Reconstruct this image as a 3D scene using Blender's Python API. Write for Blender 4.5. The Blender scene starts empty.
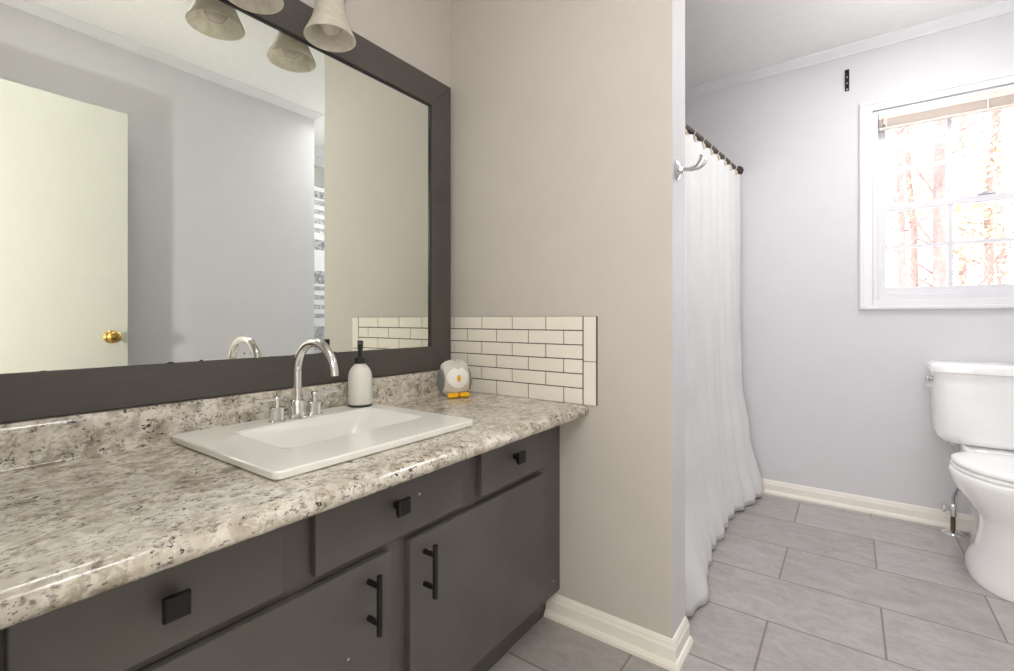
import bpy, bmesh, math, random
from mathutils import Vector, Matrix
random.seed(7)
PI = math.pi
scn = bpy.context.scene
COL = scn.collection

# ------------------------------------------------------------------ camera, world, lights, exposure
CAMX, CAMH = 1.3015, 1.015
FPX, YAW, HORIZ = 474.0, math.radians(35.85), 319.3
cd = bpy.data.cameras.new('camera'); cam = bpy.data.objects.new('camera', cd); COL.objects.link(cam)
cam.location = (CAMX, 0, CAMH); cam.rotation_euler = (PI/2, 0, YAW)
cd.sensor_fit = 'HORIZONTAL'; cd.sensor_width = 36.0; cd.lens = FPX/1014*36.0
cd.shift_y = -(335.5-HORIZ)/1014
cd.clip_start = 0.02
scn.camera = cam

w = bpy.data.worlds.new('sky'); scn.world = w; w.use_nodes = True
bgn = w.node_tree.nodes['Background']
bgn.inputs['Color'].default_value = (0.93, 0.96, 1.0, 1); bgn.inputs['Strength'].default_value = 6.0

def area(name, loc, target, sx, sy, power, col):
    l = bpy.data.lights.new(name, 'AREA'); l.shape = 'RECTANGLE'; l.size = sx; l.size_y = sy
    l.energy = power; l.color = col
    o = bpy.data.objects.new(name, l); COL.objects.link(o); o.location = loc
    d = Vector(target)-Vector(loc); o.rotation_euler = d.to_track_quat('-Z', 'Y').to_euler()
    return o
# daylight of the next room reaching in through the open doorway, and an added fill light at the doorway
area('next_room_daylight', (1.2, -2.3, 1.5), (1.2, 0, 1.3), 1.6, 1.5, 45, (1.0, 0.97, 0.93))
area('doorway_fill', (1.3, -0.14, 1.7), (0.0, 1.0, 1.9), 0.5, 0.5, 6, (1.0, 0.975, 0.95))  # added fill for the upper mirror wall and the shades, no real lamp
def lamp(name, loc, r, power, col):
    l = bpy.data.lights.new(name, 'POINT'); l.shadow_soft_size = r; l.energy = power; l.color = col
    o = bpy.data.objects.new(name, l); COL.objects.link(o); o.location = loc; return o
area('bath_down_fill', (1.60, 2.28, 2.42), (1.50, 2.25, 0), 0.35, 0.35, 9, (1.0, 0.985, 0.97))  # added downward fill for the bath, no fixture there
area('vanity_fill', (0.90, 0.50, 2.44), (0.95, 0.5, 0), 0.3, 0.3, 4, (1.0, 0.985, 0.97))  # added unseen fill for the vanity area and the wall opposite
lamp('bath_ceiling_fill', (1.66, 2.44, 2.20), .12, 5, (1.0, 0.985, 0.97))  # added unseen fill that brightens the bath ceiling
lamp('next_room_lamp', (0.76, -0.36, 1.0), .05, 44, (1.0, 0.98, 0.94))
pl = area('window_portal', (1.83, 3.19, 1.6), (1.83, 2.0, 1.6), 0.80, 0.90, 1, (1, 1, 1)); pl.data.cycles.is_portal = True

scn.view_settings.view_transform = 'Standard'; scn.view_settings.look = 'None'
scn.view_settings.gamma = 1.0; scn.view_settings.use_curve_mapping = False
scn.view_settings.exposure = 0.2
scn.cycles.use_denoising = True
scn.cycles.max_bounces = 12; scn.cycles.diffuse_bounces = 8; scn.cycles.glossy_bounces = 6
scn.cycles.transparent_max_bounces = 12
scn.cycles.sample_clamp_indirect = 6.0

# ------------------------------------------------------------------ materials
def lin(r, g, b):
    f = lambda c: (c/255/12.92) if c/255 <= .04045 else ((c/255+.055)/1.055)**2.4
    return (f(r), f(g), f(b), 1)
class NT:
    def __init__(s, name):
        s.m = bpy.data.materials.new(name); s.m.use_nodes = True
        s.t = s.m.node_tree; s.b = s.t.nodes['Principled BSDF']
        s.out = s.t.nodes['Material Output']; s._co = None
    def n(s, typ, **kw):
        nd = s.t.nodes.new(typ)
        for k, v in kw.items(): setattr(nd, k, v)
        return nd
    def l(s, a, b): s.t.links.new(a, b)
    def co(s, scale=(1, 1, 1), loc=(0, 0, 0), rot=(0, 0, 0), world=False):
        if s._co is None: s._co = s.n('ShaderNodeTexCoord')
        if world:
            g = s.n('ShaderNodeNewGeometry'); src = g.outputs['Position']
        else: src = s._co.outputs['Object']
        m = s.n('ShaderNodeMapping'); m.inputs['Scale'].default_value = scale
        m.inputs['Location'].default_value = loc; m.inputs['Rotation'].default_value = rot
        s.l(src, m.inputs['Vector']); return m.outputs['Vector']
    def noise(s, vec, scale, detail=3, rough=.55, dist=0):
        nd = s.n('ShaderNodeTexNoise'); nd.inputs['Scale'].default_value = scale
        nd.inputs['Detail'].default_value = detail; nd.inputs['Roughness'].default_value = rough
        nd.inputs['Distortion'].default_value = dist
        if vec is not None: s.l(vec, nd.inputs['Vector'])
        return nd.outputs['Fac']
    def ramp(s, fac, stops, interp='LINEAR'):
        nd = s.n('ShaderNodeValToRGB'); nd.color_ramp.interpolation = interp
        e = nd.color_ramp.elements
        while len(e) < len(stops): e.new(0.5)
        for i, (p, c) in enumerate(stops):
            e[i].position = p; e[i].color = c if len(c) == 4 else (*c, 1)
        s.l(fac, nd.inputs['Fac']); return nd.outputs['Color']
    def mix(s, fac, a, b, typ='MIX'):
        nd = s.n('ShaderNodeMix', data_type='RGBA', blend_type=typ)
        for sock, v in ((nd.inputs[0], fac), (nd.inputs[6], a), (nd.inputs[7], b)):
            if hasattr(v, 'links'): s.l(v, sock)
            else: sock.default_value = v
        return nd.outputs[2]
    def bump(s, h, strength=.2, dist=.002):
        nd = s.n('ShaderNodeBump'); nd.inputs['Strength'].default_value = strength
        nd.inputs['Distance'].default_value = dist
        s.l(h, nd.inputs['Height']); s.l(nd.outputs['Normal'], s.b.inputs['Normal'])
    def base(s, c):
        if hasattr(c, 'links'): s.l(c, s.b.inputs['Base Color'])
        else: s.b.inputs['Base Color'].default_value = c
    def set(s, **kw):
        for k, v in kw.items(): s.b.inputs[k.replace('_', ' ')].default_value = v
        return s

def plain(name, col, rough=.5, metal=0, var=.06, vscale=9, bump=0, bscale=300, **kw):
    t = NT(name); v = t.co()
    k = tuple(min(1, c*(1-var)) for c in col[:3])+(1,); k2 = tuple(min(1, c*(1+var)) for c in col[:3])+(1,)
    t.base(t.ramp(t.noise(v, vscale), [(.3, k), (.7, k2)]))
    t.set(Roughness=rough, Metallic=metal, **kw)
    if bump: t.bump(t.noise(v, bscale, 2), bump, .001)
    return t.m

WHITE_S = lin(240, 240, 240)
M = {}
M['wall_beige'] = plain('greige_wall', lin(197, 191, 184), .6, var=.015, bump=.12, bscale=220)
M['wall_lav'] = plain('pale_lavender_wall', lin(214, 213, 217), .6, var=.012, bump=.12, bscale=220)
M['ceiling'] = plain('ceiling_paint', lin(240, 240, 237), .8, var=.02, vscale=25, bump=.5, bscale=90)
M['trim'] = plain('cream_trim_paint', lin(238, 234, 225), .35, var=.02)
M['trim_white'] = plain('white_trim_paint', lin(228, 228, 231), .35, var=.02)
M['vinyl'] = plain('white_vinyl', lin(222, 221, 226), .3, var=.01)
M['blind'] = plain('ivory_blind_slats', lin(226, 213, 203), .45, var=.03)
M['door_paint'] = plain('cream_door_paint', lin(208, 209, 199), .32, var=.015, bump=.04, bscale=60)
M['brass'] = plain('aged_brass', lin(196, 158, 92), .25, 1, var=.1, vscale=30)
M['chrome'] = plain('chrome', (.80, .80, .80, 1), .09, 1, var=.03)
M['chrome_dull'] = plain('brushed_chrome', (.62, .62, .63, 1), .25, 1, var=.05)
M['black_metal'] = plain('black_hardware', (.008, .0075, .007, 1), .45, .2, var=.1)
M['rod_metal'] = plain('dark_bronze_rod', (.07, .06, .055, 1), .35, .7, var=.1)
M['ceramic'] = plain('white_porcelain', lin(250, 250, 250), .12, var=.01, Coat_Weight=.5)
M['ceramic_sink'] = plain('sink_porcelain', lin(236, 236, 232), .14, var=.01)
M['seat'] = plain('white_toilet_seat', lin(250, 250, 250), .22, var=.01)
M['yellow'] = plain('orange_yellow_glaze', lin(252, 190, 20), .3, var=.06, vscale=40)
M['owl_white'] = plain('owl_white_glaze', lin(216, 212, 206), .4, var=.04, vscale=60, bump=.15, bscale=90)
M['owl_face'] = plain('owl_face_glaze', lin(248, 247, 245), .35, var=.03)
M['owl_grey'] = plain('owl_grey_glaze', lin(128, 130, 130), .45, var=.05)
M['black_plastic'] = plain('black_plastic', (.012, .012, .012, 1), .35, var=.1)
M['bottle'] = plain('white_matte_bottle', lin(228, 227, 222), .4, var=.02)
M['wood_ring'] = plain('beige_wood_ring', lin(222, 202, 182), .5, var=.1, vscale=50)
M['grout_dark'] = plain('grey_grout', lin(72, 66, 60), .9, var=.08, vscale=60)
M['tile_white'] = plain('glazed_white_tile', lin(236, 231, 221), .18, var=.015, vscale=14, Coat_Weight=.3)
M['dark_gap'] = plain('unlit_cabinet_inside', (.02, .018, .016, 1), .8)

def cabinet_paint():
    t = NT('charcoal_cabinet_paint'); v = t.co(world=True)
    c = t.ramp(t.noise(v, 7), [(.3, lin(86, 82, 79)), (.7, lin(94, 90, 87))])
    vo = t.n('ShaderNodeTexVoronoi', feature='F1'); vo.inputs['Scale'].default_value = 13
    t.l(v, vo.inputs['Vector'])
    chip = t.n('ShaderNodeMath', operation='LESS_THAN'); t.l(vo.outputs['Distance'], chip.inputs[0]); chip.inputs[1].default_value = .035
    t.base(t.mix(chip.outputs[0], c, lin(205, 200, 195)))
    t.set(Roughness=.38); t.bump(t.noise(v, 160, 2), .08, .001); return t.m
M['cab'] = cabinet_paint()

def frame_paint():
    t = NT('charcoal_wood_frame'); v = t.co((40, 1.6, 40), world=True)
    n1 = t.noise(v, 4, 4, .6, .6); v2 = t.co(world=True)
    kn = t.noise(v2, 5, 2)
    c = t.ramp(n1, [(.25, lin(80, 75, 72)), (.75, lin(88, 83, 80))])
    c = t.mix(t.ramp(kn, [(.62, (0, 0, 0)), (.75, (.6, .6, .6))]), c, lin(66, 60, 56))
    t.base(c); t.set(Roughness=.5); t.bump(n1, .25, .001); return t.m
M['frame'] = frame_paint()

def granite():
    t = NT('speckled_granite_laminate'); v = t.co(world=True); vs = t.co((1, .8, 1), rot=(0, 0, .5), world=True)
    big = t.noise(vs, 13, 6, .6, .8)
    c = t.ramp(big, [(.30, lin(134, 122, 108)), (.44, lin(180, 170, 154)), (.56, lin(207, 200, 188)), (.70, lin(154, 145, 133))])
    wht = t.noise(vs, 46, 5, .65, .6)
    c = t.mix(t.ramp(wht, [(.48, (0, 0, 0)), (.58, (.6, .6, .6))]), c, lin(236, 231, 222))
    brn = t.noise(t.co((1, .7, 1), (3, 1, 2), (0, 0, .3), world=True), 58, 5, .7, .5)
    c = t.mix(t.ramp(brn, [(.56, (0, 0, 0)), (.66, (.85, .85, .85))]), c, lin(124, 109, 95))
    gry = t.noise(t.co((1, .6, 1), (7, 4, 2), (0, 0, .6), world=True), 85, 4, .7, .4)
    c = t.mix(t.ramp(gry, [(.58, (0, 0, 0)), (.65, (.85, .85, .85))]), c, lin(112, 106, 102))
    msk = t.noise(t.co((1, 1, 1), (1, 9, 2), world=True), 22, 2)
    blk = t.noise(t.co((1, .8, 1), (11, 2, 5), world=True), 150, 3, .6, .3)
    sm = t.n('ShaderNodeMath', operation='MULTIPLY')
    t.l(t.ramp(blk, [(.575, (0, 0, 0)), (.63, (1, 1, 1))]), sm.inputs[0]); t.l(t.ramp(msk, [(.42, (0, 0, 0)), (.58, (1, 1, 1))]), sm.inputs[1])
    c = t.mix(sm.outputs[0], c, lin(52, 46, 44))
    t.base(c); t.set(Roughness=.22, Coat_Weight=.4, Coat_Roughness=.12, Coat_IOR=1.6); return t.m
M['granite'] = granite()

def floor_tiles():
    t = NT('grey_plank_floor_tiles'); v = t.co(loc=(-0.766, -1.4905+.3165*8, 0), world=True)
    br = t.n('ShaderNodeTexBrick'); br.offset = .5; br.offset_frequency = 2; br.squash = 1
    br.inputs['Scale'].default_value = 1; br.inputs['Brick Width'].default_value = .625
    br.inputs['Row Height'].default_value = .3165; br.inputs['Mortar Size'].default_value = .0036
    br.inputs['Mortar Smooth'].default_value = .2; br.inputs['Bias'].default_value = 0
    br.inputs['Color1'].default_value = lin(178, 174, 172); br.inputs['Color2'].default_value = lin(191, 188, 187)
    br.inputs['Mortar'].default_value = lin(150, 138, 128)
    t.l(v, br.inputs['Vector'])
    st = t.noise(t.co((1, 1.9, 1), world=True), 7, 6, .68, .9)
    c = t.mix(t.ramp(st, [(.35, (0, 0, 0)), (.66, (1, 1, 1))]), br.outputs['Color'], (.80, .79, .78, 1), 'MULTIPLY')
    fine = t.noise(t.co((1, 1.5, 1), (4, 4, 0), world=True), 30, 6, .75, .9)
    c = t.mix(t.ramp(fine, [(.45, (0, 0, 0)), (.75, (.8, .8, .8))]), c, (.74, .725, .71, 1), 'MULTIPLY')
    c = t.mix(br.outputs['Fac'], c, lin(140, 127, 118))
    t.base(c); t.set(Roughness=.42)
    inv = t.n('ShaderNodeMath', operation='SUBTRACT'); inv.inputs[0].default_value = 1; t.l(br.outputs['Fac'], inv.inputs[1])
    t.bump(inv.outputs[0], .5, .002); return t.m
M['floor'] = floor_tiles()

def mirror_mat():
    t = NT('mirror_silver'); v = t.co(world=True)
    t.base(t.ramp(t.noise(v, 3), [(.3, (.86, .885, .83, 1)), (.7, (.875, .895, .845, 1))]))
    t.set(Metallic=1, Roughness=0.0); return t.m
M['mirror'] = mirror_mat()

def glass_mat():
    t = NT('window_glass'); tr = t.n('ShaderNodeBsdfTransparent'); gl = t.n('ShaderNodeBsdfGlossy')
    gl.inputs['Roughness'].default_value = .02; tr.inputs['Color'].default_value = (.97, .98, .97, 1)
    fr = t.n('ShaderNodeFresnel'); fr.inputs['IOR'].default_value = 1.45
    mx = t.n('ShaderNodeMixShader'); t.l(fr.outputs[0], mx.inputs[0]); t.l(tr.outputs[0], mx.inputs[1]); t.l(gl.outputs[0], mx.inputs[2])
    t.l(mx.outputs[0], t.out.inputs['Surface']); t.t.nodes.remove(t.b); return t.m
M['glass'] = glass_mat()

def curtain_mat():
    t = NT('white_linen_curtain'); v = t.co(world=True)
    wv = t.noise(t.co((60, 60, 700), world=True), 1, 2); wh = t.noise(t.co((500, 500, 60), world=True), 1, 2)
    mx = t.n('ShaderNodeMath', operation='ADD'); t.l(wv, mx.inputs[0]); t.l(wh, mx.inputs[1])
    t.base(t.ramp(t.noise(v, 6), [(.3, lin(242, 242, 242)), (.7, lin(248, 248, 248))]))
    t.set(Roughness=.85); t.bump(mx.outputs[0], .25, .001)
    tl = t.n('ShaderNodeBsdfTranslucent'); tl.inputs['Color'].default_value = (.85, .85, .85, 1)
    ms = t.n('ShaderNodeMixShader'); ms.inputs[0].default_value = .25
    t.l(t.b.outputs[0], ms.inputs[1]); t.l(tl.outputs[0], ms.inputs[2]); t.l(ms.outputs[0], t.out.inputs['Surface'])
    return t.m
M['curtain'] = curtain_mat()

def shade_mat():
    t = NT('marbled_frosted_glass'); v = t.co()
    c = t.ramp(t.noise(v, 22, 5, .65, 1.5), [(.3, lin(224, 219, 204)), (.6, lin(242, 239, 232))])
    t.base(c); t.set(Roughness=.35)
    tl = t.n('ShaderNodeBsdfTranslucent'); t.l(c, tl.inputs['Color'])
    ms = t.n('ShaderNodeMixShader'); ms.inputs[0].default_value = .55
    t.l(t.b.outputs[0], ms.inputs[1]); t.l(tl.outputs[0], ms.inputs[2]); t.l(ms.outputs[0], t.out.inputs['Surface'])
    return t.m
M['shade'] = shade_mat()
M['bulb'] = plain('frosted_bulb_glass', lin(205, 196, 190), .2, var=.02)
M['bark'] = plain('pinkish_bare_bark', lin(138, 116, 112), .9, var=.2, vscale=12)
M['twig_leaf'] = plain('dry_yellow_leaves', lin(232, 212, 166), .8, var=.2, vscale=4)
M['yard'] = plain('pale_leaf_litter_yard', lin(226, 218, 214), .95, var=.1, vscale=3)

def hanging_mat():
    t = NT('printed_grey_white_fabric'); g = t.n('ShaderNodeNewGeometry'); sp = t.n('ShaderNodeSeparateXYZ'); t.l(g.outputs['Position'], sp.inputs[0])
    mr = t.n('ShaderNodeMapRange'); t.l(sp.outputs['Z'], mr.inputs[0]); mr.inputs[1].default_value = .75; mr.inputs[2].default_value = 2.16
    wh, gr, dk = lin(228, 228, 230), lin(160, 160, 166), lin(126, 126, 132)
    H = lambda z: (z-.75)/1.41
    st = [(0, gr), (H(.95), wh)]
    for z in (1.02, 1.10, 1.18, 1.26): st += [(H(z), gr), (H(z+.04), wh)]
    st += [(H(1.32), dk), (H(1.43), wh), (H(1.61), dk), (H(1.70), wh)]
    for z in (1.76, 1.84, 1.92, 2.0): st += [(H(z), gr), (H(z+.04), wh)]
    st += [(H(2.06), dk), (H(2.12), wh)]
    c = None
    st.sort(key=lambda a: a[0])
    c = t.ramp(mr.outputs[0], st[:30], 'CONSTANT')
    t.base(t.mix(t.ramp(t.noise(t.co(world=True), 40, 3), [(.45, (0, 0, 0)), (.6, (.5, .5, .5))]), c, wh))
    t.set(Roughness=.9); return t.m
M['hanging'] = hanging_mat()
M['grey_cloth'] = plain('grey_cloth', lin(176, 178, 172), .9)

# ------------------------------------------------------------------ mesh helpers
def obj(name, bm, mats, parent=None, smooth=False, auto=None):
    me = bpy.data.meshes.new(name)
    bmesh.ops.recalc_face_normals(bm, faces=bm.faces[:])
    bm.to_mesh(me); bm.free()
    if not isinstance(mats, (list, tuple)): mats = [mats]
    for m in mats: me.materials.append(m)
    o = bpy.data.objects.new(name, me); COL.objects.link(o)
    if smooth:
        for p in me.polygons: p.use_smooth = True
        if auto is not None: me.set_sharp_from_angle(angle=math.radians(auto))
    if parent is not None:
        o.parent = parent; o.location = -Vector(parent.location) if parent.parent is None else (0, 0, 0)
        if parent.parent is not None: o.location = (0, 0, 0)
    return o
# every mesh is written in room coordinates; a thing's root sits at its base, so a part is shifted by minus the root's location
def thing(name, label, cat, loc, group=None):
    o = bpy.data.objects.new(name, None); COL.objects.link(o); o.location = loc
    o.empty_display_size = .05; o['label'] = label; o['category'] = cat
    if group: o['group'] = group
    return o
def tag(o, label, cat, group=None, kind=None):
    o['label'] = label; o['category'] = cat
    if group: o['group'] = group
    if kind: o['kind'] = kind
    return o
def struct(o, label=None, cat=None):
    o['kind'] = 'structure'
    if label: o['label'] = label; o['category'] = cat
    return o
def add_box(bm, lo, hi, bev=0, seg=2, mat=0):
    lo, hi = Vector(lo), Vector(hi)
    r = bmesh.ops.create_cube(bm, size=1); vs = r['verts']
    for v in vs:
        v.co = Vector([(lo[i]+hi[i])/2+v.co[i]*(hi[i]-lo[i]) for i in range(3)])
    fs = list({f for v in vs for f in v.link_faces})
    for f in fs: f.material_index = mat
    if bev:
        es = list({e for v in vs for e in v.link_edges})
        bmesh.ops.bevel(bm, geom=es, offset=bev, segments=seg, affect='EDGES', profile=.5)
def box(lo, hi, bev=0, seg=2):
    bm = bmesh.new(); add_box(bm, lo, hi, bev, seg); return bm
def rings(bm, R, cap0=True, cap1=True, close=True, mat=0):
    """skin a list of vertex-loops"""
    V = [[bm.verts.new(p) for p in r] for r in R]
    n = len(R[0])
    for a, b in zip(V, V[1:]):
        for i in range(n if close else n-1):
            j = (i+1) % n
            f = bm.faces.new((a[i], a[j], b[j], b[i])); f.material_index = mat
    if cap0: bm.faces.new(V[0]).material_index = mat
    if cap1: bm.faces.new(V[-1]).material_index = mat
    return V
def lathe(bm, prof, c, seg=28, cap0=True, cap1=True, tf=None, mat=0):
    """prof: (radius, height) around vertical axis at c"""
    c = Vector(c); R = []
    for r, z in prof:
        R.append([])
        for k in range(seg):
            p = Vector((r*math.cos(2*PI*k/seg), r*math.sin(2*PI*k/seg), z))
            if tf: p = tf @ p
            R[-1].append(c+p)
    rings(bm, R, cap0, cap1, mat=mat)
def tube(bm, pts, rad, seg=12, cap=True, mat=0):
    pts = [Vector(p) for p in pts]; n = len(pts)
    rads = rad if isinstance(rad, (list, tuple)) else [rad]*n
    t0 = (pts[1]-pts[0]).normalized()
    up = Vector((0, 0, 1)) if abs(t0.z) < .9 else Vector((1, 0, 0))
    u = t0.cross(up).normalized(); R = []
    for i, p in enumerate(pts):
        t = (pts[min(i+1, n-1)]-pts[max(i-1, 0)]).normalized()
        u = (u-t*u.dot(t)).normalized(); v = t.cross(u)
        R.append([p+(u*math.cos(2*PI*k/seg)+v*math.sin(2*PI*k/seg))*rads[i] for k in range(seg)])
    rings(bm, R, cap, cap, mat=mat)
def prism(bm, prof, axis, a, b, mat=0):
    """extrude a closed 2-D profile along x or y. axis 'y': prof=(x,z); axis 'x': prof=(y,z)"""
    f = (lambda p, t: (p[0], t, p[1])) if axis == 'y' else (lambda p, t: (t, p[0], p[1]))
    rings(bm, [[f(p, a) for p in prof], [f(p, b) for p in prof]], mat=mat)
def rrect(x0, x1, y0, y1, r, z, n=6):
    P = []
    for cx, cy, a in ((x1-r, y1-r, 0), (x0+r, y1-r, PI/2), (x0+r, y0+r, PI), (x1-r, y0+r, 1.5*PI)):
        for k in range(n+1):
            t = a+PI/2*k/n; P.append((cx+r*math.cos(t), cy+r*math.sin(t), z))
    return P
def lerp_tab(tab, x):
    if x <= tab[0][0]: return tab[0][1]
    for (a, u), (b, v) in zip(tab, tab[1:]):
        if x <= b:
            t = (x-a)/(b-a); t = t*t*(3-2*t); return u+(v-u)*t
    return tab[-1][1]

# ------------------------------------------------------------------ room shell
CEIL = 2.475; YP = 1.411; YPB = 1.545; XP = .88; YW = 3.143; XO = 1.80; YO = 1.93; XR = 2.45
YB0, YB1 = -.09, .03; DX0, DX1, DZ = .84, 1.625, 2.05
struct(obj('floor', box((-.1, -2.6, -.05), (2.6, YW+.12, 0)), M['floor']))
struct(obj('ceiling', box((-.1, -2.6, CEIL), (2.6, YW+.12, CEIL+.05)), M['ceiling']))
bm = bmesh.new(); add_box(bm, (-.1, YB0, 0), (0, YP+.06, CEIL), mat=0); add_box(bm, (-.1, YP+.06, 0), (0, YW+.12, CEIL), mat=1)  # beige as far as the partition, lavender beyond
struct(obj('wall_left', bm, [M['wall_beige'], M['wall_lav']]))
bm = box((0, YP, 0), (XP, YPB, CEIL))
bm.faces.ensure_lookup_table()
for f in bm.faces:
    c = f.calc_center_median(); f.material_index = 0 if c.y < YP+.001 else 1  # front face beige, all other faces lavender
struct(obj('wall_partition', bm, [M['wall_beige'], M['wall_lav']]))
WX0, WX1, WZ0, WZ1 = 1.40, 2.26, 1.115, 2.105         # rough opening of the window
bm = bmesh.new()
add_box(bm, (0, YW, 0), (WX0, YW+.12, CEIL)); add_box(bm, (WX1, YW, 0), (XR+.1, YW+.12, CEIL))
add_box(bm, (WX0, YW, 0), (WX1, YW+.12, WZ0)); add_box(bm, (WX0, YW, WZ1), (WX1, YW+.12, CEIL))
struct(obj('wall_far', bm, M['wall_lav']))
struct(obj('wall_opposite', box((XO, YB1, 0), (XR+.1, YO, CEIL)), M['wall_lav']))
struct(obj('wall_right', box((XR, YO, 0), (XR+.1, YW, CEIL)), M['wall_lav']))
bm = bmesh.new(); add_box(bm, (0, YB0, 0), (DX0, YB1, CEIL)); add_box(bm, (DX1, YB0, 0), (XR+.1, YB1, CEIL)); add_box(bm, (DX0, YB0, DZ), (DX1, YB1, CEIL))
struct(obj('wall_back', bm, M['wall_beige']))
# the next room, seen by the doorway's light only
bm = bmesh.new(); add_box(bm, (-.1, -2.6, 0), (0, YB0, CEIL)); add_box(bm, (2.5, -2.6, 0), (2.6, YB0, CEIL)); add_box(bm, (0, -2.6, 0), (2.5, -2.5, CEIL))
struct(obj('wall_hall', bm, M['wall_beige']))

def base_prof(d=1):       # (depth, height) of the baseboard with its shoe moulding
    return [(0, 0), (.026, 0), (.026, .010), (.020, .019), (.014, .022), (.014, .055), (.010, .062), (.009, .068), (.004, .076), (0, .078)]
def run(bm, pts, prof, z0=0, flip=1, mat=0):
    """sweep a wall profile (outwards, up) along a polyline with mitred corners; outwards is to the right of travel"""
    P = [Vector((p[0], p[1], 0)) for p in pts]; R = []
    for i, p in enumerate(P):
        ds = []
        if i > 0: ds.append((P[i]-P[i-1]).normalized())
        if i < len(P)-1: ds.append((P[i+1]-P[i]).normalized())
        ns = [Vector((d.y, -d.x, 0)) for d in ds]
        n = sum(ns, Vector()).normalized(); n /= n.dot(ns[0])
        R.append([p+n*a+Vector((0, 0, z0+b*flip)) for a, b in prof])
    rings(bm, R, mat=mat)
bm = bmesh.new(); run(bm, [(.456, YP), (XP, YP), (XP, YPB)], base_prof())
# travel is +x then +y: right of +x is -y, right of +y is +x
struct(obj('baseboard_partition', bm, M['trim']))
bm = bmesh.new(); run(bm, [(.02, YW), (XR, YW), (XR, YO)], base_prof()); struct(obj('baseboard_far', bm, M['trim']))
bm = bmesh.new(); run(bm, [(XR-.026, YO), (XO, YO), (XO, YB1+.03)], base_prof())
struct(obj('baseboard_opposite', bm, M['trim']))
crown = [(0, 0), (.045, 0), (.045, -.006), (.036, -.012), (.026, -.022), (.014, -.032), (.010, -.036), (.008, -.042), (0, -.042)]
bm = bmesh.new(); run(bm, [(.005, YW), (XR, YW), (XR, YO+.001)], crown, CEIL); struct(obj('trim_1', bm, M['trim_white']))
bm = bmesh.new(); run(bm, [(XR-.05, YO), (XO, YO), (XO, YB1+.002)], crown, CEIL); struct(obj('trim_2', bm, M['trim_white']))
bm = bmesh.new()      # casing round the doorway
for lo, hi in (((DX0-.06, YB1, 0), (DX0-.002, YB1+.016, DZ+.06)), ((DX0-.002, YB1, DZ), (DX1+.002, YB1+.016, DZ+.06)), ((DX1+.032, YB1, 0), (DX1+.09, YB1+.016, DZ+.06))): add_box(bm, lo, hi, .004)
struct(obj('trim_3', bm, M['trim']))

# ------------------------------------------------------------------ window (parts of the setting)
wroot = bpy.data.objects.new('window_1', None); COL.objects.link(wroot); wroot.location = (1.83, YW, 1.06)
struct(wroot)
def frame_bm(x0, x1, z0, z1, wl, wr, wb, wt, y0, y1, bev=.003):
    bm = bmesh.new()
    add_box(bm, (x0, y0, z0), (x0+wl, y1, z1), bev); add_box(bm, (x1-wr, y0, z0), (x1, y1, z1), bev)
    add_box(bm, (x0+wl, y0, z0), (x1-wr, y1, z0+wb), bev); add_box(bm, (x0+wl, y0, z1-wt), (x1-wr, y1, z1), bev)
    return bm
CX0, CX1, CZ0, CZ1 = 1.343, 2.317, 1.064, 2.156
bm = frame_bm(CX0, CX1, CZ0, CZ1, .057, .057, .052, .052, YW-.016, YW-.0005)
bm2 = frame_bm(CX0+.004, CX1-.004, CZ0+.004, CZ1-.004, .016, .016, .016, .016, YW-.022, YW-.0155)
me = bpy.data.meshes.new('t'); bm2.to_mesh(me); bm.from_mesh(me); bm2.free()
obj('window_casing', bm, M['trim_white'], wroot)
obj('window_jamb', frame_bm(WX0+.0005, WX1-.0005, WZ0+.0005, WZ1-.0005, .022, .022, .03, .02, YW+.0005, YW+.118), M['vinyl'], wroot)
def sash(name, z0, z1, y0, y1, wb, wt, zm):
    x0, x1 = WX0+.022, WX1-.022
    bm = frame_bm(x0, x1, z0, z1, .034, .034, wb, wt, y0, y1)
    yc = (y0+y1)/2
    xa, xb = x0+.034, x1-.034
    for k in (1, 2):
        x = xa+(xb-xa)*k/3; add_box(bm, (x-.010, yc-.008, z0+wb), (x+.010, yc+.008, z1-wt))
    add_box(bm, (xa, yc-.0075, zm-.009), (xb, yc+.0075, zm+.009))
    s = obj(name, bm, M['vinyl'], wroot)
    g = obj('window_pane', box((xa, yc-.002, z0+wb), (xb, yc+.002, z1-wt)), M['glass'], s)
    g.location = (0, 0, 0)
    return s
up = sash('upper_sash', 1.585, WZ1-.02, YW+.06, YW+.088, .034, .034, 1.805)
lo = sash('lower_sash', WZ0+.03, 1.613, YW+.028, YW+.056, .036, .034, 1.39)
bm = box((1.80, YW+.020, 1.613), (1.86, YW+.046, 1.622), .003); add_box(bm, (1.815, YW+.012, 1.621), (1.835, YW+.036, 1.628), .003)
obj('sash_lock', bm, M['vinyl'], wroot)
# raised blind
bl = thing('window_blind', 'ivory slatted blind drawn right up at the top of the window', 'blind', (1.83, YW+.02, 2.0))
obj('headrail', box((WX0+.024, YW-.006, 2.052), (WX1-.024, YW+.024, 2.084), .003), M['blind'], bl)
bm = bmesh.new()
for k in range(11):
    z = 2.0145+k*.0034
    add_box(bm, (WX0+.028, YW-.004, z), (WX1-.028, YW+.022, z+.0017))
obj('slats', bm, M['blind'], bl)
obj('bottom_rail', box((WX0+.026, YW-.005, 2.0), (WX1-.026, YW+.023, 2.0125), .003), M['blind'], bl)
for x in (1.455, 1.83, 2.205):
    bm = bmesh.new(); tube(bm, [(x, YW-.008, 2.0), (x, YW-.008, 2.085)], .003, 8); obj('ladder_tape', bm, M['trim_white'], bl)
bm = bmesh.new(); tube(bm, [(1.447, YW-.012, 2.06), (1.447, YW-.012, 2.02)], .0045, 8); obj('tilt_wand', bm, M['blind'], bl)

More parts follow.
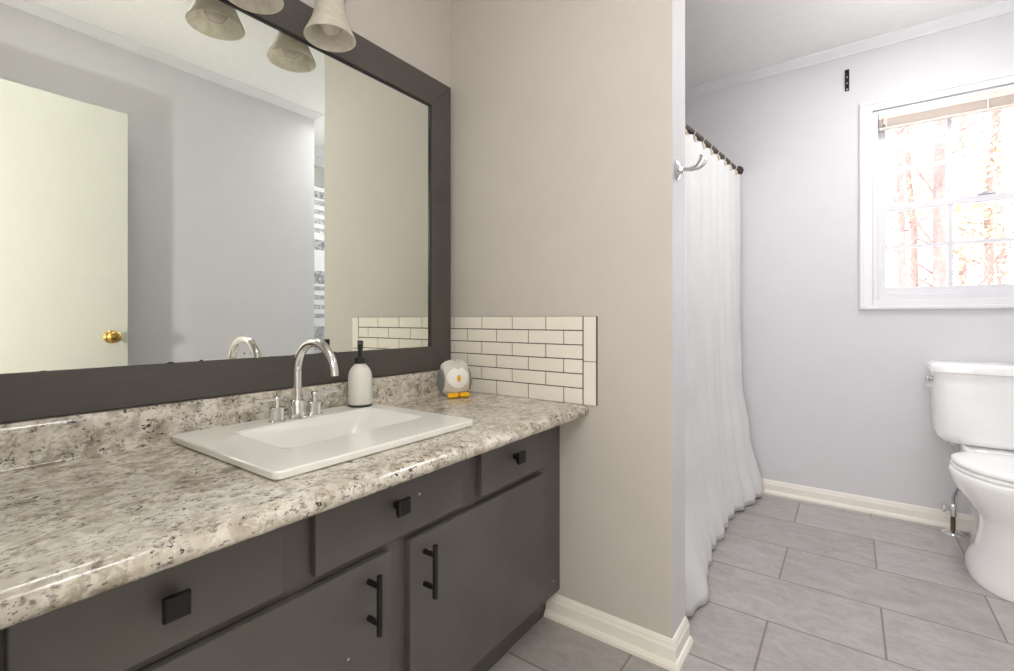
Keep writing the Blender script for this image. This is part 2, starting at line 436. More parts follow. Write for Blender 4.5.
# ------------------------------------------------------------------ open door
dr = bpy.data.objects.new('door_1', None); COL.objects.link(dr); dr.location = (1.63, .04, 0); struct(dr)
obj('door_leaf', box((1.610, .045, .012), (1.645, .803, 2.03), .002), M['door_paint'], dr)
TFX = Matrix.Rotation(-PI/2, 3, 'Y')        # local +z -> -x
for sx, tf in ((1.610, TFX), (1.645, Matrix.Rotation(PI/2, 3, 'Y'))):
    bm = bmesh.new()
    lathe(bm, [(.031, 0), (.031, .004), (.024, .010), (.011, .013), (.010, .030), (.020, .036), (.027, .046), (.027, .056), (.020, .064), (.006, .067)], (sx, .737, .93), 28, tf=tf)
    obj('door_knob', bm, M['brass'], dr, True, 40)
obj('latch_plate', box((1.618, .8025, .90), (1.637, .8045, .96)), M['brass'], dr)
for z in (.25, 1.03, 1.82):
    bm = bmesh.new(); tube(bm, [(1.648, .040, z-.045), (1.648, .040, z+.045)], .006, 10); obj('hinge', bm, M['brass'], dr, True, 40)

# ------------------------------------------------------------------ vanity cabinet
XF, Y0V, Y1V = .504, .034, YP-.002
vc = thing('vanity_cabinet', 'long charcoal painted vanity cabinet under the granite counter', 'cabinet', (.25, .72, 0))
bm = bmesh.new()
add_box(bm, (.004, Y0V, .10), (.486, Y0V+.016, .690)); add_box(bm, (.004, Y1V-.016, .10), (.486, Y1V, .690))
add_box(bm, (.004, Y0V+.016, .10), (.486, Y1V-.016, .116)); add_box(bm, (.004, Y0V+.016, .116), (.012, Y1V-.016, .690))
obj('carcass', bm, M['cab'], vc)
bm = bmesh.new()
zt, zb = .694, .10
for a, b in ((Y0V, .135), (.420, .495), (.645, .72), (.885, .975), (1.265, Y1V)):
    pass
add_box(bm, (.486, Y0V, .655), (XF, Y1V, zt)); add_box(bm, (.486, Y0V, .53), (XF, Y1V, .553)); add_box(bm, (.486, Y0V, zb), (XF, Y1V, .14))
for a, b in ((Y0V, .12), (.418, .497), (.882, .975), (1.27, Y1V)): add_box(bm, (.486, a, .553), (XF, b, .655))
for a, b in ((Y0V, .12), (.64, .73), (1.26, Y1V)): add_box(bm, (.486, a, .14), (XF, b, .53))
obj('face_frame', bm, M['cab'], vc)
obj('toe_kick', box((.437, Y0V, 0), (.453, Y1V, .10)), M['cab'], vc)
def sq_knob(p, y, z):
    bm = bmesh.new()
    add_box(bm, (XF+.0185, y-.007, z-.007), (XF+.032, y+.007, z+.007), .002)
    # flared square head, slightly dished
    R = [rr for rr in ([(XF+.030, y+a, z+b) for a, b in ((-.010, -.010), (.010, -.010), (.010, .010), (-.010, .010))],
                       [(XF+.040, y+a, z+b) for a, b in ((-.0165, -.0165), (.0165, -.0165), (.0165, .0165), (-.0165, .0165))],
                       [(XF+.047, y+a, z+b) for a, b in ((-.0165, -.0165), (.0165, -.0165), (.0165, .0165), (-.0165, .0165))],
                       [(XF+.049, y+a, z+b) for a, b in ((-.014, -.014), (.014, -.014), (.014, .014), (-.014, .014))])]
    rings(bm, R)
    k = obj('knob', bm, M['black_metal'], p); k.location = (0, 0, 0)
def bar_handle(p, y, z0, z1):
    bm = bmesh.new(); x = XF+.018+.033
    tube(bm, [(x, y, z0), (x, y, z1)], .006, 14)
    for z in (z0+.022, z1-.022): tube(bm, [(XF+.0182, y, z), (x, y, z)], [.0062, .0052], 12)
    k = obj('handle', bm, M['black_metal'], p, True, 40); k.location = (0, 0, 0)
for i, (a, b) in enumerate(((.104, .430), (.490, .892), (.966, 1.290))):
    d = obj('drawer', box((XF+.0005, a, .549), (XF+.018, b, .666), .0022), M['cab'], vc)
    d['label'] = ['drawer front at the left end', 'false drawer front below the sink', 'drawer front by the beige wall'][i]
    sq_knob(d, (.264, .676, 1.114)[i], (.618, .623, .623)[i])
for i, (a, b, hy) in enumerate(((.09, .663, .607), (.717, 1.278, .761))):
    d = obj('door', box((XF+.0005, a, .127), (XF+.018, b, .530), .0022), M['cab'], vc)
    bar_handle(d, hy, .395, .512)
    for z in (.205, .455):
        bm = bmesh.new(); yy = b+.003 if i else a-.003
        tube(bm, [(XF+.004, yy, z-.02), (XF+.004, yy, z+.02)], .0028, 8); h = obj('hinge', bm, M['cab'], d); h.location = (0, 0, 0)

# ------------------------------------------------------------------ countertop with a cut-out for the sink
ZC = .735
def counter_mesh():
    prof = [(.003, .697), (.588, .697), (.600, .698), (.608, .703), (.612, .711), (.612, .718), (.607, .727), (.598, .733), (.585, ZC), (.062, ZC), (.050, .738),
            (.044, .746), (.042, .758), (.042, .800), (.038, .812), (.028, .8195), (.003, .8195)]
    bm = bmesh.new(); prism(bm, prof, 'y', Y0V, YP-.0015)
    return bm
ct = obj('countertop', counter_mesh(), M['granite'])
tag(ct, 'speckled beige granite-look countertop with upstand along the mirror wall', 'countertop')
cut = obj('cutter', box((.105, .50, .60), (.40, .94, .90)), M['granite'])
md = ct.modifiers.new('b', 'BOOLEAN'); md.object = cut; md.solver = 'EXACT'
dg = bpy.context.evaluated_depsgraph_get(); newm = bpy.data.meshes.new_from_object(ct.evaluated_get(dg))
ct.modifiers.clear(); ct.data = newm; newm.name = 'countertop'
bpy.data.objects.remove(cut)
for p in newm.polygons: p.use_smooth = True
newm.set_sharp_from_angle(angle=math.radians(35))

# ------------------------------------------------------------------ sink
SX0, SX1, SY0, SY1 = .048, .505, .425, .960
sk = thing('sink', 'white rectangular drop-in sink set in the granite countertop', 'sink', (.27, .69, ZC))
bm = bmesh.new()
R = [rrect(SX0+.004, SX1-.004, SY0+.004, SY1-.004, .012, ZC+.0005), rrect(SX0, SX1, SY0, SY1, .014, ZC+.004), rrect(SX0, SX1, SY0, SY1, .014, ZC+.0145),
     rrect(SX0+.0025, SX1-.0025, SY0+.0025, SY1-.0025, .012, ZC+.017), rrect(SX0+.014, SX1-.014, SY0+.014, SY1-.014, .012, ZC+.017),
     rrect(.128, .381, .511, .917, .020, ZC+.017), rrect(.135, .374, .518, .910, .018, ZC+.0169), rrect(.141, .369, .524, .903, .020, ZC+.0125), rrect(.149, .360, .534, .880, .024, ZC-.005),
     rrect(.160, .345, .560, .820, .035, ZC-.075), rrect(.172, .335, .580, .800, .040, ZC-.098), rrect(.195, .312, .610, .770, .045, ZC-.108), rrect(.238, .270, .680, .720, .015, ZC-.111)]
rings(bm, R, cap0=False)
obj('basin', bm, M['ceramic_sink'], sk, True, 28)
bm = bmesh.new(); lathe(bm, [(.022, 0), (.022, .003), (.017, .004), (.015, .001)], (.254, .70, ZC-.1105), 24); obj('drain', bm, M['chrome'], sk, True, 40)

# ------------------------------------------------------------------ faucet
ZR = ZC+.0172
fc = thing('faucet', 'chrome gooseneck faucet with two lever handles on the sink deck', 'faucet', (.110, .70, ZR))
XB, YB = .110, .695
bm = bmesh.new(); lathe(bm, [(.022, 0), (.022, .004), (.0195, .006), (.0195, .046), (.017, .049), (.0125, .050)], (XB, YB, ZR), 28)
obj('spout_base', bm, M['chrome'], fc, True, 40)
bm = bmesh.new(); dv = Vector((1, 0, 0)); p0 = Vector((XB, YB, ZR)); zc = .874-ZR; ra = .0825
pts = [p0+Vector((0, 0, .048)), p0+Vector((0, 0, .085))]
for k in range(29):
    a = PI-(PI-.02)*k/28; pts.append(p0+dv*(ra+ra*math.cos(a))+Vector((0, 0, zc+ra*math.sin(a))))
tube(bm, pts, .0115, 18); obj('spout', bm, M['chrome'], fc, True, 40)
for sgn in (-1, 1):
    y = .695+sgn*.053
    bm = bmesh.new(); lathe(bm, [(.0215, 0), (.0215, .003), (.0185, .005), (.0185, .036), (.016, .038), (.008, .039)], (XB-.004, y, ZR), 26)
    hb = obj('handle_base', bm, M['chrome'], fc, True, 40)
    bm = bmesh.new(); lathe(bm, [(.007, .038), (.007, .052), (.0095, .054), (.0095, .062), (.008, .064)], (XB-.004, y, ZR), 20)
    tube(bm, [(XB-.004, y, ZR+.058), (XB+.002, y+sgn*.03, ZR+.059), (XB+.01, y+sgn*.066, ZR+.062)], [.0058, .005, .0048], 12)
    lv = obj('lever', bm, M['chrome'], hb, True, 40); lv.location = (0, 0, 0)

# ------------------------------------------------------------------ soap dispenser
SD = Vector((.094, .908, ZR))
sd = thing('soap_dispenser', 'white round-shouldered soap bottle with black pump at the back corner of the sink', 'soap dispenser', SD)
bm = bmesh.new(); lathe(bm, [(.034, 0), (.036, .002), (.036, .006), (.033, .007)], SD, 32); obj('base_ring', bm, M['black_plastic'], sd, True, 40)
bm = bmesh.new(); lathe(bm, [(.034, .0065), (.0355, .010), (.0355, .084), (.034, .097), (.030, .109), (.023, .119), (.016, .126), (.014, .130)], SD, 36)
obj('bottle', bm, M['bottle'], sd, True, 50)
bm = bmesh.new(); lathe(bm, [(.0165, .1285), (.017, .130), (.017, .146), (.015, .148), (.007, .149), (.0065, .165), (.0062, .175)], SD, 24)
obj('collar', bm, M['black_plastic'], sd, True, 40)
bm = bmesh.new(); lathe(bm, [(.007, .170), (.0085, .172), (.0085, .196), (.007, .198)], SD, 20)
tube(bm, [SD+Vector(p) for p in ((0, 0, .190), (.015, -.012, .190), (.027, -.021, .186))], [.0055, .005, .004], 10)
obj('pump_head', bm, M['black_plastic'], sd, True, 40)

# ------------------------------------------------------------------ owl figurine
OW = Vector((.132, 1.290, ZC+.0005)); face = (Vector((CAMX, 0, 0))-Vector((OW.x, OW.y, 0))).normalized()
ow = thing('owl_figurine', 'white and grey ceramic owl with yellow feet in the counter corner', 'figurine', OW)
ang = math.atan2(face.y, face.x)+.32     # local +x = facing
RZ = Matrix.Rotation(ang, 3, 'Z')
L = lambda x, y, z: OW+RZ @ Vector((x*.93, y*.93, z*.89))
def owl_r(z):   # body radius
    return lerp_tab([(0.004, .036), (.03, .058), (.06, .063), (.09, .060), (.115, .052), (.128, .041), (.136, .022), (.139, .004)], z)
bm = bmesh.new(); R = []
for k in range(19):
    z = .004+.135*k/18; r = owl_r(z); ring = []
    for j in range(36):
        a = 2*PI*j/36; rr = r
        ear = max(0, abs(math.sin(a))-.75)*.05 if z > .11 else 0
        ring.append(L(rr*math.cos(a)*.92, rr*math.sin(a)*1.04, z+ear*(z > .11)))
    R.append(ring)
rings(bm, R); obj('body', bm, M['owl_white'], ow, True)
def on_owl(az, z, off):
    r = owl_r(z)+off; return L(r*math.cos(az)*.92, r*math.sin(az)*1.04, z)
def patch(name, f, mat, off, n=18):
    """a raised patch on the body: f(s) returns (azimuth, z) of the outline"""
    bm = bmesh.new()
    ca = sum(f(k/n)[0] for k in range(n))/n; cz = sum(f(k/n)[1] for k in range(n))/n
    R = []
    for t, o in ((1.0, -.004), (1.0, off*.6), (.88, off), (.6, off), (.3, off)):
        R.append([on_owl(ca+(f(k/n)[0]-ca)*t, cz+(f(k/n)[1]-cz)*t, o) for k in range(n)])
    rings(bm, R); return obj(name, bm, mat, ow, True)
for s in (-1, 1):
    patch('wing', lambda u, s=s: (s*1.45+.60*math.cos(2*PI*u), .068+.047*math.sin(2*PI*u)), M['owl_grey'], .004, 24)
def heart(u):
    a = 2*PI*u; return (.80*math.cos(a)*(1 if math.sin(a) > -.2 else .92), .080+.043*math.sin(a)-(.010*math.exp(-(math.cos(a)/.25)**2) if math.sin(a) > 0 else 0))
patch('face_disc', heart, M['owl_face'], .0025, 40)
bm = bmesh.new()
bp = [(-.004, .0), (.006, .009), (.012, .004)]
R = []
for z, wd, o in ((.094, .003, .001), (.086, .009, .010), (.078, .010, .012), (.070, .007, .009), (.064, .002, .003)):
    r = owl_r(z); R.append([L((r-.004)*.92, -wd, z), L((r+o)*.92, -wd*.4, z), L((r+o)*.92, wd*.4, z), L((r-.004)*.92, wd, z)])
rings(bm, R); obj('beak', bm, M['yellow'], ow, True)
for s in (-1, 1):
    bm = bmesh.new()
    for t in (-1, 0, 1):
        y = s*.023+t*.0115
        P = [L(.036, y, .006), L(.046, y, .011), L(.058, y, .011), L(.066, y, .007)]
        tube(bm, P, [.004, .0095, .0095, .005], 10)
    for v in bm.verts: v.co.z = max(v.co.z, OW.z+.0005)
    obj('foot', bm, M['yellow'], ow, True)

# ------------------------------------------------------------------ tile backsplash on the partition
tb = thing('tile_backsplash', 'white subway tile panel with dark grout on the beige wall beside the counter', 'backsplash', (.32, YP, ZC))
zt_top, rowh, pit = 1.024, .0475, .1415
obj('grout', box((.003, YP-.0055, ZC+.0012), (.6425, YP-.0002, zt_top+.0008)), M['grout_dark'], tb)
bm = bmesh.new()
for r in range(6):
    z1 = zt_top-r*rowh; z0 = z1-rowh+.0032 if r < 5 else ZC+.0012
    x = .592 if r % 2 == 0 else .592
    w0 = pit if r % 2 == 0 else .0715
    while x > .01:
        xa = max(.004, x-w0+.0032)
        if x-xa > .006: add_box(bm, (xa, YP-.0085, z0), (x, YP-.004, z1), .0012, 2)
        x -= w0; w0 = pit
obj('tiles', bm, M['tile_white'], tb)
bm = bmesh.new()
for za, zb_ in ((.8785, zt_top), (.7362, .8765)): add_box(bm, (.5965, YP-.0085, za), (.640, YP-.0004, zb_), .0012, 2)
obj('edge_tiles', bm, M['tile_white'], tb)

# ------------------------------------------------------------------ framed mirror
mr = thing('mirror', 'large wall mirror in a wide charcoal wood frame above the counter', 'mirror', (.012, .73, .822))
FY0, FY1, FZ0, FZ1 = .036, 1.396, .8215, 1.935; iY0, iY1, iZ0, iZ1 = .12, 1.288, .912, 1.828
obj('mirror_glass', box((.003, FY0+.03, FZ0+.03), (.008, FY1-.03, FZ1-.03)), M['mirror'], mr)
def mitre(pts):     # pts: outline in (y,z); extruded from the wall to the frame's face
    bm = bmesh.new(); R = [[(x, p[0], p[1]) for p in pts] for x in (.0085, .018)]
    rings(bm, R)
    es = [e for e in bm.edges if all(v.co.x > .017 for v in e.verts)]
    bmesh.ops.bevel(bm, geom=es, offset=.002, segments=2, affect='EDGES'); return bm
g = .0006
for pts in ([(FY0, FZ1), (FY1, FZ1), (iY1, iZ1), (iY0, iZ1)], [(FY0, FZ0), (FY1, FZ0), (iY1, iZ0), (iY0, iZ0)],
            [(FY0, FZ0), (FY0, FZ1), (iY0, iZ1), (iY0, iZ0)], [(FY1, FZ0), (FY1, FZ1), (iY1, iZ1), (iY1, iZ0)]):
    obj('frame_rail', mitre(pts), M['frame'], mr)
bm = bmesh.new()
for lo_, hi_ in (((.0083, iY0-.001, iZ0-.001), (.0125, iY0+.0045, iZ1+.001)), ((.0083, iY1-.0045, iZ0-.001), (.0125, iY1+.001, iZ1+.001)), ((.0083, iY0+.0045, iZ1-.004), (.0125, iY1-.0045, iZ1+.001))): add_box(bm, lo_, hi_)
obj('dark_gap_strip', bm, M['black_plastic'], mr)  # black strip added as the dark gap between recessed glass and frame
# black worn silvering along the glass edge
bm = bmesh.new(); rr = random.Random(3)
y = iY0+.01
while y < iY1-.4:
    h = rr.uniform(.002, .006); wd = rr.uniform(.008, .022)
    if rr.random() < .55:
        tf = Matrix.Rotation(PI/2, 3, 'Y')
        R = [[Vector((.0082+o, y+wd/2*math.cos(2*PI*k/10), iZ0-.002+h*max(0, math.sin(2*PI*k/10))*rr.uniform(.7, 1.2))) for k in range(10)] for o in (0, .0003)]
        rings(bm, R); obj('silvering_spot', bm, M['black_plastic'], mr); bm = bmesh.new()
    y += wd*rr.uniform(1.1, 2.5)
for y, z, r in ((.607, .925, .0022), (.624, .924, .0016)):
    R = [[Vector((.0082+o, y+r*math.cos(2*PI*k/10), z+r*math.sin(2*PI*k/10))) for k in range(10)] for o in (0, .0003)]
    rings(bm, R); obj('silvering_spot', bm, M['black_plastic'], mr); bm = bmesh.new()
bm.free()

# ------------------------------------------------------------------ vanity light
vl = thing('vanity_light', 'wall light with bell shaped marbled glass shades above the mirror', 'light fixture', (.0, .705, 2.04))
obj('back_plate', box((.001, .50, 2.00), (.026, .91, 2.10), .008, 3), M['chrome_dull'], vl)
for y in (.580, .796):
    bm = bmesh.new(); tube(bm, [(.026, y, 2.05), (.06, y, 2.056), (.090, y, 2.045), (.105, y, 2.02), (.108, y, 1.985)], .008, 12); arm = obj('arm', bm, M['chrome_dull'], vl, True, 40)
    bm = bmesh.new(); lathe(bm, [(.010, .035), (.024, .030), (.027, .012), (.027, .0)], (.108, y, 1.955), 24); so = obj('socket', bm, M['chrome_dull'], vl, True, 40)
    bm = bmesh.new()
    prof = [(.029, .150), (.033, .135), (.037, .105), (.043, .070), (.050, .045), (.060, .022), (.067, .008), (.070, 0)]
    inn = [(r-.003, z) for r, z in prof][::-1]
    lathe(bm, prof+[(.0685, -.0015)]+inn, (.108, y, 1.812), 40, False, False); s = obj('shade', bm, M['shade'], vl, True, 60)
    bm = bmesh.new(); lathe(bm, [(.013, .125), (.014, .100), (.020, .085), (.027, .066), (.030, .048), (.028, .030), (.020, .017), (.008, .011)], (.108, y, 1.812), 26)
    obj('bulb', bm, M['bulb'], vl, True, 60)

# ------------------------------------------------------------------ shower rod, curtain, rings
def rodp(y): t = (y-YPB)/(YW-YPB); return Vector((.672+.085*t+.01*math.sin(PI*t), y, 1.838+.074*t))
rd = thing('shower_rod', 'dark bronze rod holding the white shower curtain', 'curtain rod', (.71, 2.34, 1.912))
bm = bmesh.new(); tube(bm, [rodp(YPB+.006+(YW-YPB-.012)*k/24) for k in range(25)], .0125, 14); obj('rod', bm, M['rod_metal'], rd, True, 40)
for y, d in ((YPB+.0005, 1), (YW-.0005, -1)):
    p = rodp(y); tf = Matrix.Rotation(-PI/2*d, 3, 'X')
    bm = bmesh.new(); lathe(bm, [(.029, 0), (.029, .006), (.024, .014), (.017, .022), (.0128, .024)], p, 24, tf=tf); obj('end_flange', bm, M['rod_metal'], rd, True, 40)
NPL = 12
cy0, cy1 = 1.575, 3.118
bott = [(1.575, .848), (1.68, .880), (1.76, .918), (1.84, .895), (1.96, .852), (2.20, .838), (2.48, .826), (2.75, .850), (2.95, .888), (3.04, .915), (3.118, .915)]
ZBOT = .012
def cpt(u, w):
    """u along the rod, w = 0 at the top .. 1 at the floor"""
    y = cy0+(cy1-cy0)*u; zt = rodp(y).z-.027; z = zt+(ZBOT-zt)*w
    ph = u*NPL*2*PI
    amp = .0055+.001*w+.002*math.sin(u*17+1)
    top = rodp(y).x+.010
    hang = lerp_tab([(0, 0), (.45, .05), (.65, .16), (.82, .48), (1, 1)], w)
    x = top+(lerp_tab(bott, y)-.014-top)*hang
    x += amp*math.cos(ph+1.2*math.sin(3*u+2*w))+.010*math.sin(7*u*PI+2.2*w)*w+.004*math.sin(23*u*PI+3*w)*w
    yy = y+.004*math.sin(ph*1+.5)*(.5+.5*w)
    if w < .02: z -= .010*(.5-.5*math.cos(ph))     # scallops between the rings
    z += (w > .97)*0.004*math.sin(ph*.5)
    return (x, min(max(yy, YPB+.012), YW-.008), z)
bm = bmesh.new(); NU, NW = 230, 60
G = [[bm.verts.new(cpt(i/NU, j/NW)) for j in range(NW+1)] for i in range(NU+1)]
for i in range(NU):
    for j in range(NW): bm.faces.new((G[i][j], G[i+1][j], G[i+1][j+1], G[i][j+1]))
cu = obj('shower_curtain', bm, M['curtain'], None, True)
sm = cu.modifiers.new('s', 'SOLIDIFY'); sm.thickness = .0014; sm.offset = 0
tag(cu, 'white linen shower curtain hanging from the dark rod to the floor', 'curtain')
RY = [cy0+(cy1-cy0)*(k+.15)/NPL for k in range(NPL)]
ORD = ['first', 'second', 'third', 'fourth', 'fifth', 'sixth', 'seventh', 'eighth', 'ninth', 'tenth', 'eleventh', 'twelfth']
def ring_bm():
    bm = bmesh.new(); R = .019
    for k in range(28):
        pass
    pts = [Vector((R*math.cos(2*PI*k/28), 0, R*math.sin(2*PI*k/28)-.006)) for k in range(29)]
    tube(bm, pts, .0022, 8, False)
    tube(bm, [(.004, 0, -.020), (.012, 0, -.026), (.018, 0, -.036), (.019, 0, -.048), (.014, 0, -.053)], [.003, .005, .0058, .0058, .003], 10)
    return bm
ring0 = None
for k, y in enumerate(RY):
    if ring0 is None:
        ring0 = obj('curtain_ring', ring_bm(), M['wood_ring'], None, True, 50); o = ring0
    else:
        o = ring0.copy(); COL.objects.link(o)
    o.location = rodp(y); o.rotation_euler = (0, 0, .12*math.sin(k*2.3))
    tag(o, 'beige curtain hook on the dark shower rod, %s from the window wall' % ORD[NPL-1-k], 'curtain hook', 'hooks along the shower rod')

# ------------------------------------------------------------------ robe hook on the partition's end
rh = thing('robe_hook', 'chrome double robe hook on the white end of the partition', 'hook', (XP, 1.452, 1.462))
TF = Matrix.Rotation(PI/2, 3, 'Y')
bm = bmesh.new(); lathe(bm, [(.026, 0), (.026, .004), (.020, .008), (.012, .012), (.010, .020)], (XP+.0005, 1.452, 1.462), 26, tf=TF @ Matrix.Diagonal((1.15, .85, 1))); obj('base_plate', bm, M['chrome_dull'], rh, True, 40)
for s in (-1, 1):
    bm = bmesh.new()
    P = [(XP+.018, 1.452, 1.462), (XP+.040, 1.452+s*.006, 1.458), (XP+.062, 1.452+s*.016, 1.462), (XP+.074, 1.452+s*.024, 1.474), (XP+.078, 1.452+s*.028, 1.486)]
    tube(bm, P, [.0055, .0046, .0042, .0042, .0048], 12); obj('prong', bm, M['chrome_dull'], rh, True, 40)

# ------------------------------------------------------------------ black bracket on the far wall
wb = thing('wall_bracket', 'small black metal bracket screwed to the wall left of the window', 'bracket', (1.291, YW, 2.30))
bm = box((1.281, YW-.004, 2.243), (1.301, YW-.0003, 2.357), .0015)
add_box(bm, (1.283, YW-.014, 2.343), (1.299, YW-.0035, 2.355), .001); add_box(bm, (1.283, YW-.012, 2.262), (1.287, YW-.0035, 2.335)); add_box(bm, (1.295, YW-.012, 2.262), (1.299, YW-.0035, 2.335))
obj('plate', bm, M['black_metal'], wb)
for z in (2.252, 2.285, 2.318):
    bm = bmesh.new(); lathe(bm, [(.0045, 0), (.0045, .0015), (.002, .003)], (1.291, YW-.004, z), 12, tf=Matrix.Rotation(PI/2, 3, 'X')); obj('screw', bm, M['chrome_dull'], wb, True, 40)

# ------------------------------------------------------------------ toilet
XC = 1.83
tl = thing('toilet', 'white two-piece toilet below the window', 'toilet', (XC, 2.70, 0))
def egg(cy, hw, bf, bb, z, n=40, p=2.0, pb=2.0):
    """oval about (XC, cy): bf towards the room (-y), bb towards the wall"""
    P = []
    for k in range(n):
        a = 2*PI*k/n; c, s = math.cos(a), math.sin(a)
        q = p if s < 0 else pb
        x = math.copysign(abs(c)**(2/q), c); y = math.copysign(abs(s)**(2/q), s)
        P.append((XC+hw*x, cy+(bf if y < 0 else bb)*y, z))
    return P
bm = bmesh.new()
rings(bm, [egg(2.63, .142, .205, .20, .0005, p=2.2, pb=3), egg(2.63, .145, .208, .20, .010, p=2.2, pb=3), egg(2.63, .142, .205, .195, .045, p=2.2, pb=3), egg(2.63, .134, .198, .18, .075, p=2.2, pb=2.6),
           egg(2.62, .122, .186, .16, .11, p=2.1, pb=2.4), egg(2.61, .114, .178, .14, .18, p=2.1, pb=2.3), egg(2.61, .112, .178, .14, .235, p=2.1, pb=2.2), egg(2.61, .122, .188, .16, .265), egg(2.62, .146, .213, .19, .295),
           egg(2.63, .172, .238, .215, .33), egg(2.63, .190, .252, .23, .365), egg(2.63, .198, .258, .235, .390), egg(2.63, .199, .258, .235, .408), egg(2.63, .194, .253, .23, .417),
           egg(2.63, .15, .20, .18, .4185)])
obj('bowl', bm, M['ceramic'], tl, True, 60)
# rear deck and trap housing
bm = bmesh.new(); rings(bm, [rrect(XC-.085, XC+.085, 2.74, 3.02, .05, .001), rrect(XC-.08, XC+.08, 2.72, 3.02, .05, .20), rrect(XC-.10, XC+.10, 2.70, 3.03, .05, .33), rrect(XC-.115, XC+.115, 2.72, 3.04, .05, .40), rrect(XC-.12, XC+.12, 2.74, 3.045, .05, .442), rrect(XC-.115, XC+.115, 2.75, 3.04, .045, .450)])
obj('rear_deck', bm, M['ceramic'], tl, True, 60)
bm = bmesh.new(); rings(bm, [egg(2.63, .190, .246, .16, .4195, pb=2.6), egg(2.63, .193, .250, .16, .424, pb=2.6), egg(2.63, .193, .250, .16, .431, pb=2.6), egg(2.63, .188, .245, .156, .434, pb=2.6)]); obj('seat_ring', bm, M['seat'], tl, True, 60)
bm = bmesh.new(); rings(bm, [egg(2.63, .186, .243, .16, .4365, pb=2.6), egg(2.63, .191, .248, .162, .441, pb=2.6), egg(2.63, .190, .247, .162, .450, pb=2.6), egg(2.63, .180, .236, .155, .457, pb=2.6), egg(2.63, .14, .19, .12, .461, pb=2.6), egg(2.63, .05, .07, .05, .463, pb=3)]); obj('lid', bm, M['seat'], tl, True, 60)
for s in (-1, 1):
    obj('lid_hinge', box((XC+s*.075-.02, 2.785, .4425), (XC+s*.075+.02, 2.815, .460), .005), M['seat'], tl)
def tankring(hw, yf, yb, z, bulge=.028, r=.045, n=10):
    """tank outline: rounded corners and a bowed front"""
    P = []
    base = rrect(XC-hw, XC+hw, yf, yb, r, z, n)
    for x, y, zz in base:
        t = (x-XC)/hw
        f = max(0, (yb-.02-y)/(yb-.02-yf)); P.append((x, y-bulge*(1-t*t)*f, zz))
    # extra points on the front edge so that it bows
    out = []
    for i, p in enumerate(P):
        out.append(p); q = P[(i+1) % len(P)]
        if abs(q[0]-p[0]) > .1:
            for k in range(1, 12):
                t = k/12; x = p[0]+(q[0]-p[0])*t; u = (x-XC)/hw; yy = base[i][1]
                f = max(0, (yb-.02-yy)/(yb-.02-yf)); out.append((x, yy-bulge*(1-u*u)*f, z))
    return out
bm = bmesh.new()
rings(bm, [tankring(.150, 2.955, 3.10, .446, .015), tankring(.183, 2.935, 3.115, .455, .02), tankring(.199, 2.928, 3.122, .478, .024), tankring(.205, 2.922, 3.126, .50), tankring(.213, 2.916, 3.127, .75), tankring(.214, 2.915, 3.127, .770)])
obj('tank', bm, M['ceramic'], tl, True, 60)
bm = bmesh.new()
rings(bm, [tankring(.216, 2.912, 3.128, .7705), tankring(.225, 2.903, 3.130, .774), tankring(.226, 2.902, 3.130, .800), tankring(.221, 2.907, 3.128, .812), tankring(.20, 2.925, 3.11, .816)])
obj('tank_lid', bm, M['ceramic'], tl, True, 60)
bm = bmesh.new(); tube(bm, [(XC-.2125, 2.965, .738), (XC-.232, 2.965, .738)], .012, 16); tube(bm, [(XC-.230, 2.965, .738), (XC-.236, 2.945, .732), (XC-.238, 2.905, .722), (XC-.236, 2.882, .716)], [.010, .009, .0095, .012], 12)
obj('flush_lever', bm, M['chrome_dull'], tl, True, 40)
bm = bmesh.new(); lathe(bm, [(.014, 0), (.014, .016), (.006, .018), (.006, .024)], (XC-.145, 2.985, .4405), 6); obj('tank_bolt', bm, M['chrome_dull'], tl)

# ------------------------------------------------------------------ water supply at the floor
SVX, SVY = 1.700, 3.065
sv = thing('water_supply_valve', 'small chrome shut-off valve and pipe on the floor behind the toilet', 'valve', (SVX, SVY, 0))
bm = bmesh.new(); lathe(bm, [(.042, .0005), (.040, .004), (.026, .010), (.012, .014)], (SVX, SVY, 0), 28); obj('floor_flange', bm, M['chrome'], sv, True, 50)
bm = bmesh.new(); tube(bm, [(SVX, SVY, .008), (SVX, SVY, .085)], .009, 14); p = obj('stub_pipe', bm, plain('copper_stub', lin(112, 98, 84), .45, 1), sv, True, 40)
bm = bmesh.new(); lathe(bm, [(.012, .08), (.0135, .085), (.0135, .135), (.011, .14)], (SVX, SVY, 0), 16); tube(bm, [(SVX-.010, SVY, .115), (SVX-.028, SVY-.006, .115)], .006, 10); obj('valve_body', bm, M['chrome'], sv, True, 40)
bm = bmesh.new(); lathe(bm, [(.018, 0), (.021, .003), (.021, .010), (.015, .013)], (SVX-.027, SVY-.005, .115), 12, tf=Matrix.Rotation(-PI/2, 3, 'Y')); obj('valve_handle', bm, M['chrome'], sv, True, 40)
bm = bmesh.new(); tube(bm, [(SVX, SVY, .135), (SVX, SVY, .175), (SVX+.014, SVY-.02, .225), (SVX+.036, SVY-.05, .28), (SVX+.025, SVY-.075, .36), (SVX-.005, SVY-.08, .41), (SVX-.015, SVY-.08, .455)], .0065, 12); obj('supply_hose', bm, M['chrome_dull'], sv, True, 40)

# ------------------------------------------------------------------ printed hanging, seen only in the mirror
wh = thing('wall_hanging', 'grey and white printed cloth hanging seen in a sliver of the mirror', 'wall hanging', (XR-.012, 2.37, .75))
obj('cloth', box((XR-.012, 2.18, .75), (XR-.008, 2.58, 2.16)), M['hanging'], wh)
obj('header', box((XR-.016, 2.18, 2.165), (XR-.001, 2.58, 2.34), .003), M['grey_cloth'], wh)

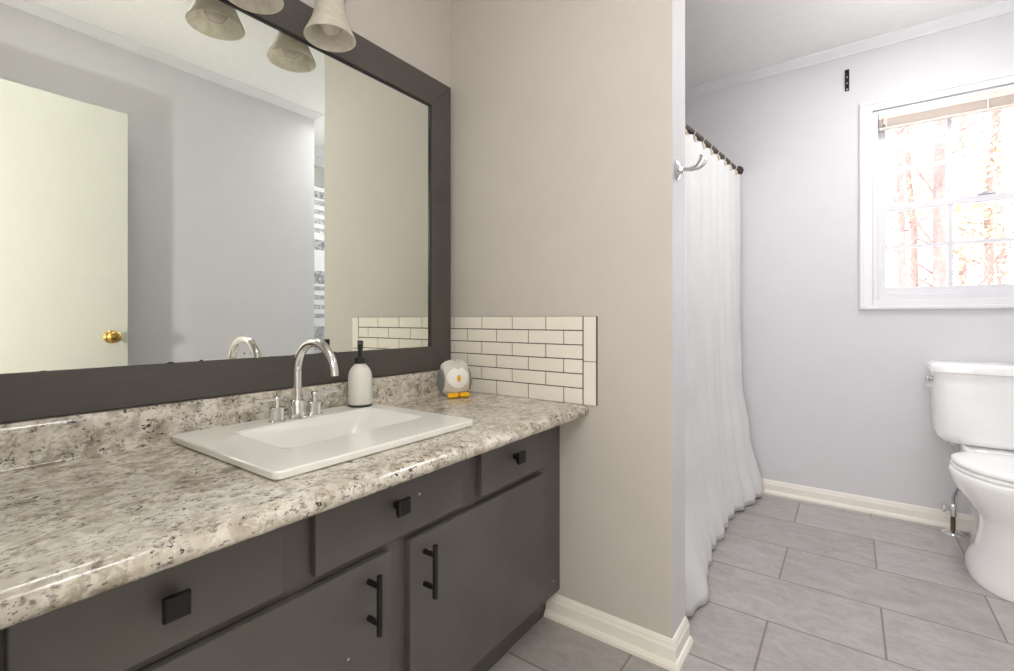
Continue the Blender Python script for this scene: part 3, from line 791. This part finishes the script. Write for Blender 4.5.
# ------------------------------------------------------------------ outdoors, seen through the window
struct(obj('ground', box((-30, YW+.5, -.9), (40, 60, -.6)), M['yard']))
def tree(x, y, h, r, label, seed, lean=0, leaves=0):
    rg = random.Random(seed); z0 = -.62
    root = thing('bare_tree', label, 'tree', (x, y, z0), 'bare trees in the yard')
    bm = bmesh.new(); fl = bmesh.new()
    pts = [Vector((x+lean*(k/8)+rg.uniform(-.04, .04)*k/3, y, z0+h*k/8)) for k in range(9)]
    tube(bm, pts, [r*(1-.75*k/8) for k in range(9)], 10)
    def branch(p, d, ln, rad, dep):
        P = [p]; dd = d.copy()
        for k in range(4):
            dd = (dd+Vector((rg.uniform(-.25, .25), rg.uniform(-.25, .25), rg.uniform(-.1, .25)))).normalized(); P.append(P[-1]+dd*ln/4)
        tube(bm, P, [rad*(1-.2*k) for k in range(5)], 5)
        if leaves and dep == 0:
            for _ in range(leaves):
                c = P[rg.randint(1, 4)]+Vector((rg.gauss(0, .2), rg.gauss(0, .2), rg.gauss(0, .15))); s = rg.uniform(.03, .07)
                u = Vector((rg.gauss(0, 1), rg.gauss(0, 1), rg.gauss(0, 1))).normalized()*s; v = u.orthogonal().normalized()*s*.6
                fl.faces.new([fl.verts.new(c+u), fl.verts.new(c+v), fl.verts.new(c-u), fl.verts.new(c-v)])
        if dep > 0:
            for k in range(3):
                q = P[rg.randint(1, 4)]; a = Vector((rg.uniform(-1, 1), rg.uniform(-.6, .6), rg.uniform(0, .9))).normalized()
                branch(q, a, ln*.6, rad*.5, dep-1)
    for k in range(24):
        t = rg.uniform(.12, .95); i = int(t*8); p = pts[i].lerp(pts[min(i+1, 8)], t*8-i)
        a = rg.uniform(0, 2*PI); branch(p, Vector((math.cos(a), math.sin(a)*.6, rg.uniform(.1, .8))).normalized(), h*.16*rg.uniform(.6, 1.3), r*.22*(1-.5*t), 2)
    obj('trunk', bm, M['bark'], root, True)
    if leaves: obj('foliage', fl, M['twig_leaf'], root)
    else: fl.free()
    return root
# positions along the sight lines through the panes
for (u, y, h, r, lab, sd_, ln, lv) in (
    (936, 9.0, 9, .105, 'thickest bare trunk through the left column of window panes', 11, .1, 0),
    (899, 8.0, 8, .06, 'slim bare tree nearest the left edge of the window', 12, .12, 0),
    (917, 12.0, 9, .08, 'slender bare tree just left of the thickest trunk', 13, -.2, 0),
    (978, 11.5, 7, .09, 'tree with dry yellow leaves through the second column of panes', 14, .3, 30),
    (961, 16.5, 10, .10, 'far bare tree between the window mullion and the yellow leaved tree', 15, .1, 0),
    (1008, 14.5, 9, .11, 'bare tree at the right edge of the photo through the window', 16, -.3, 10)):
    t = (u-507)/FPX; sn, cs = math.sin(YAW), math.cos(YAW)
    tree(CAMX+y*(cs*t-sn)/(cs+sn*t), y, h, r, lab, sd_, ln, lv)
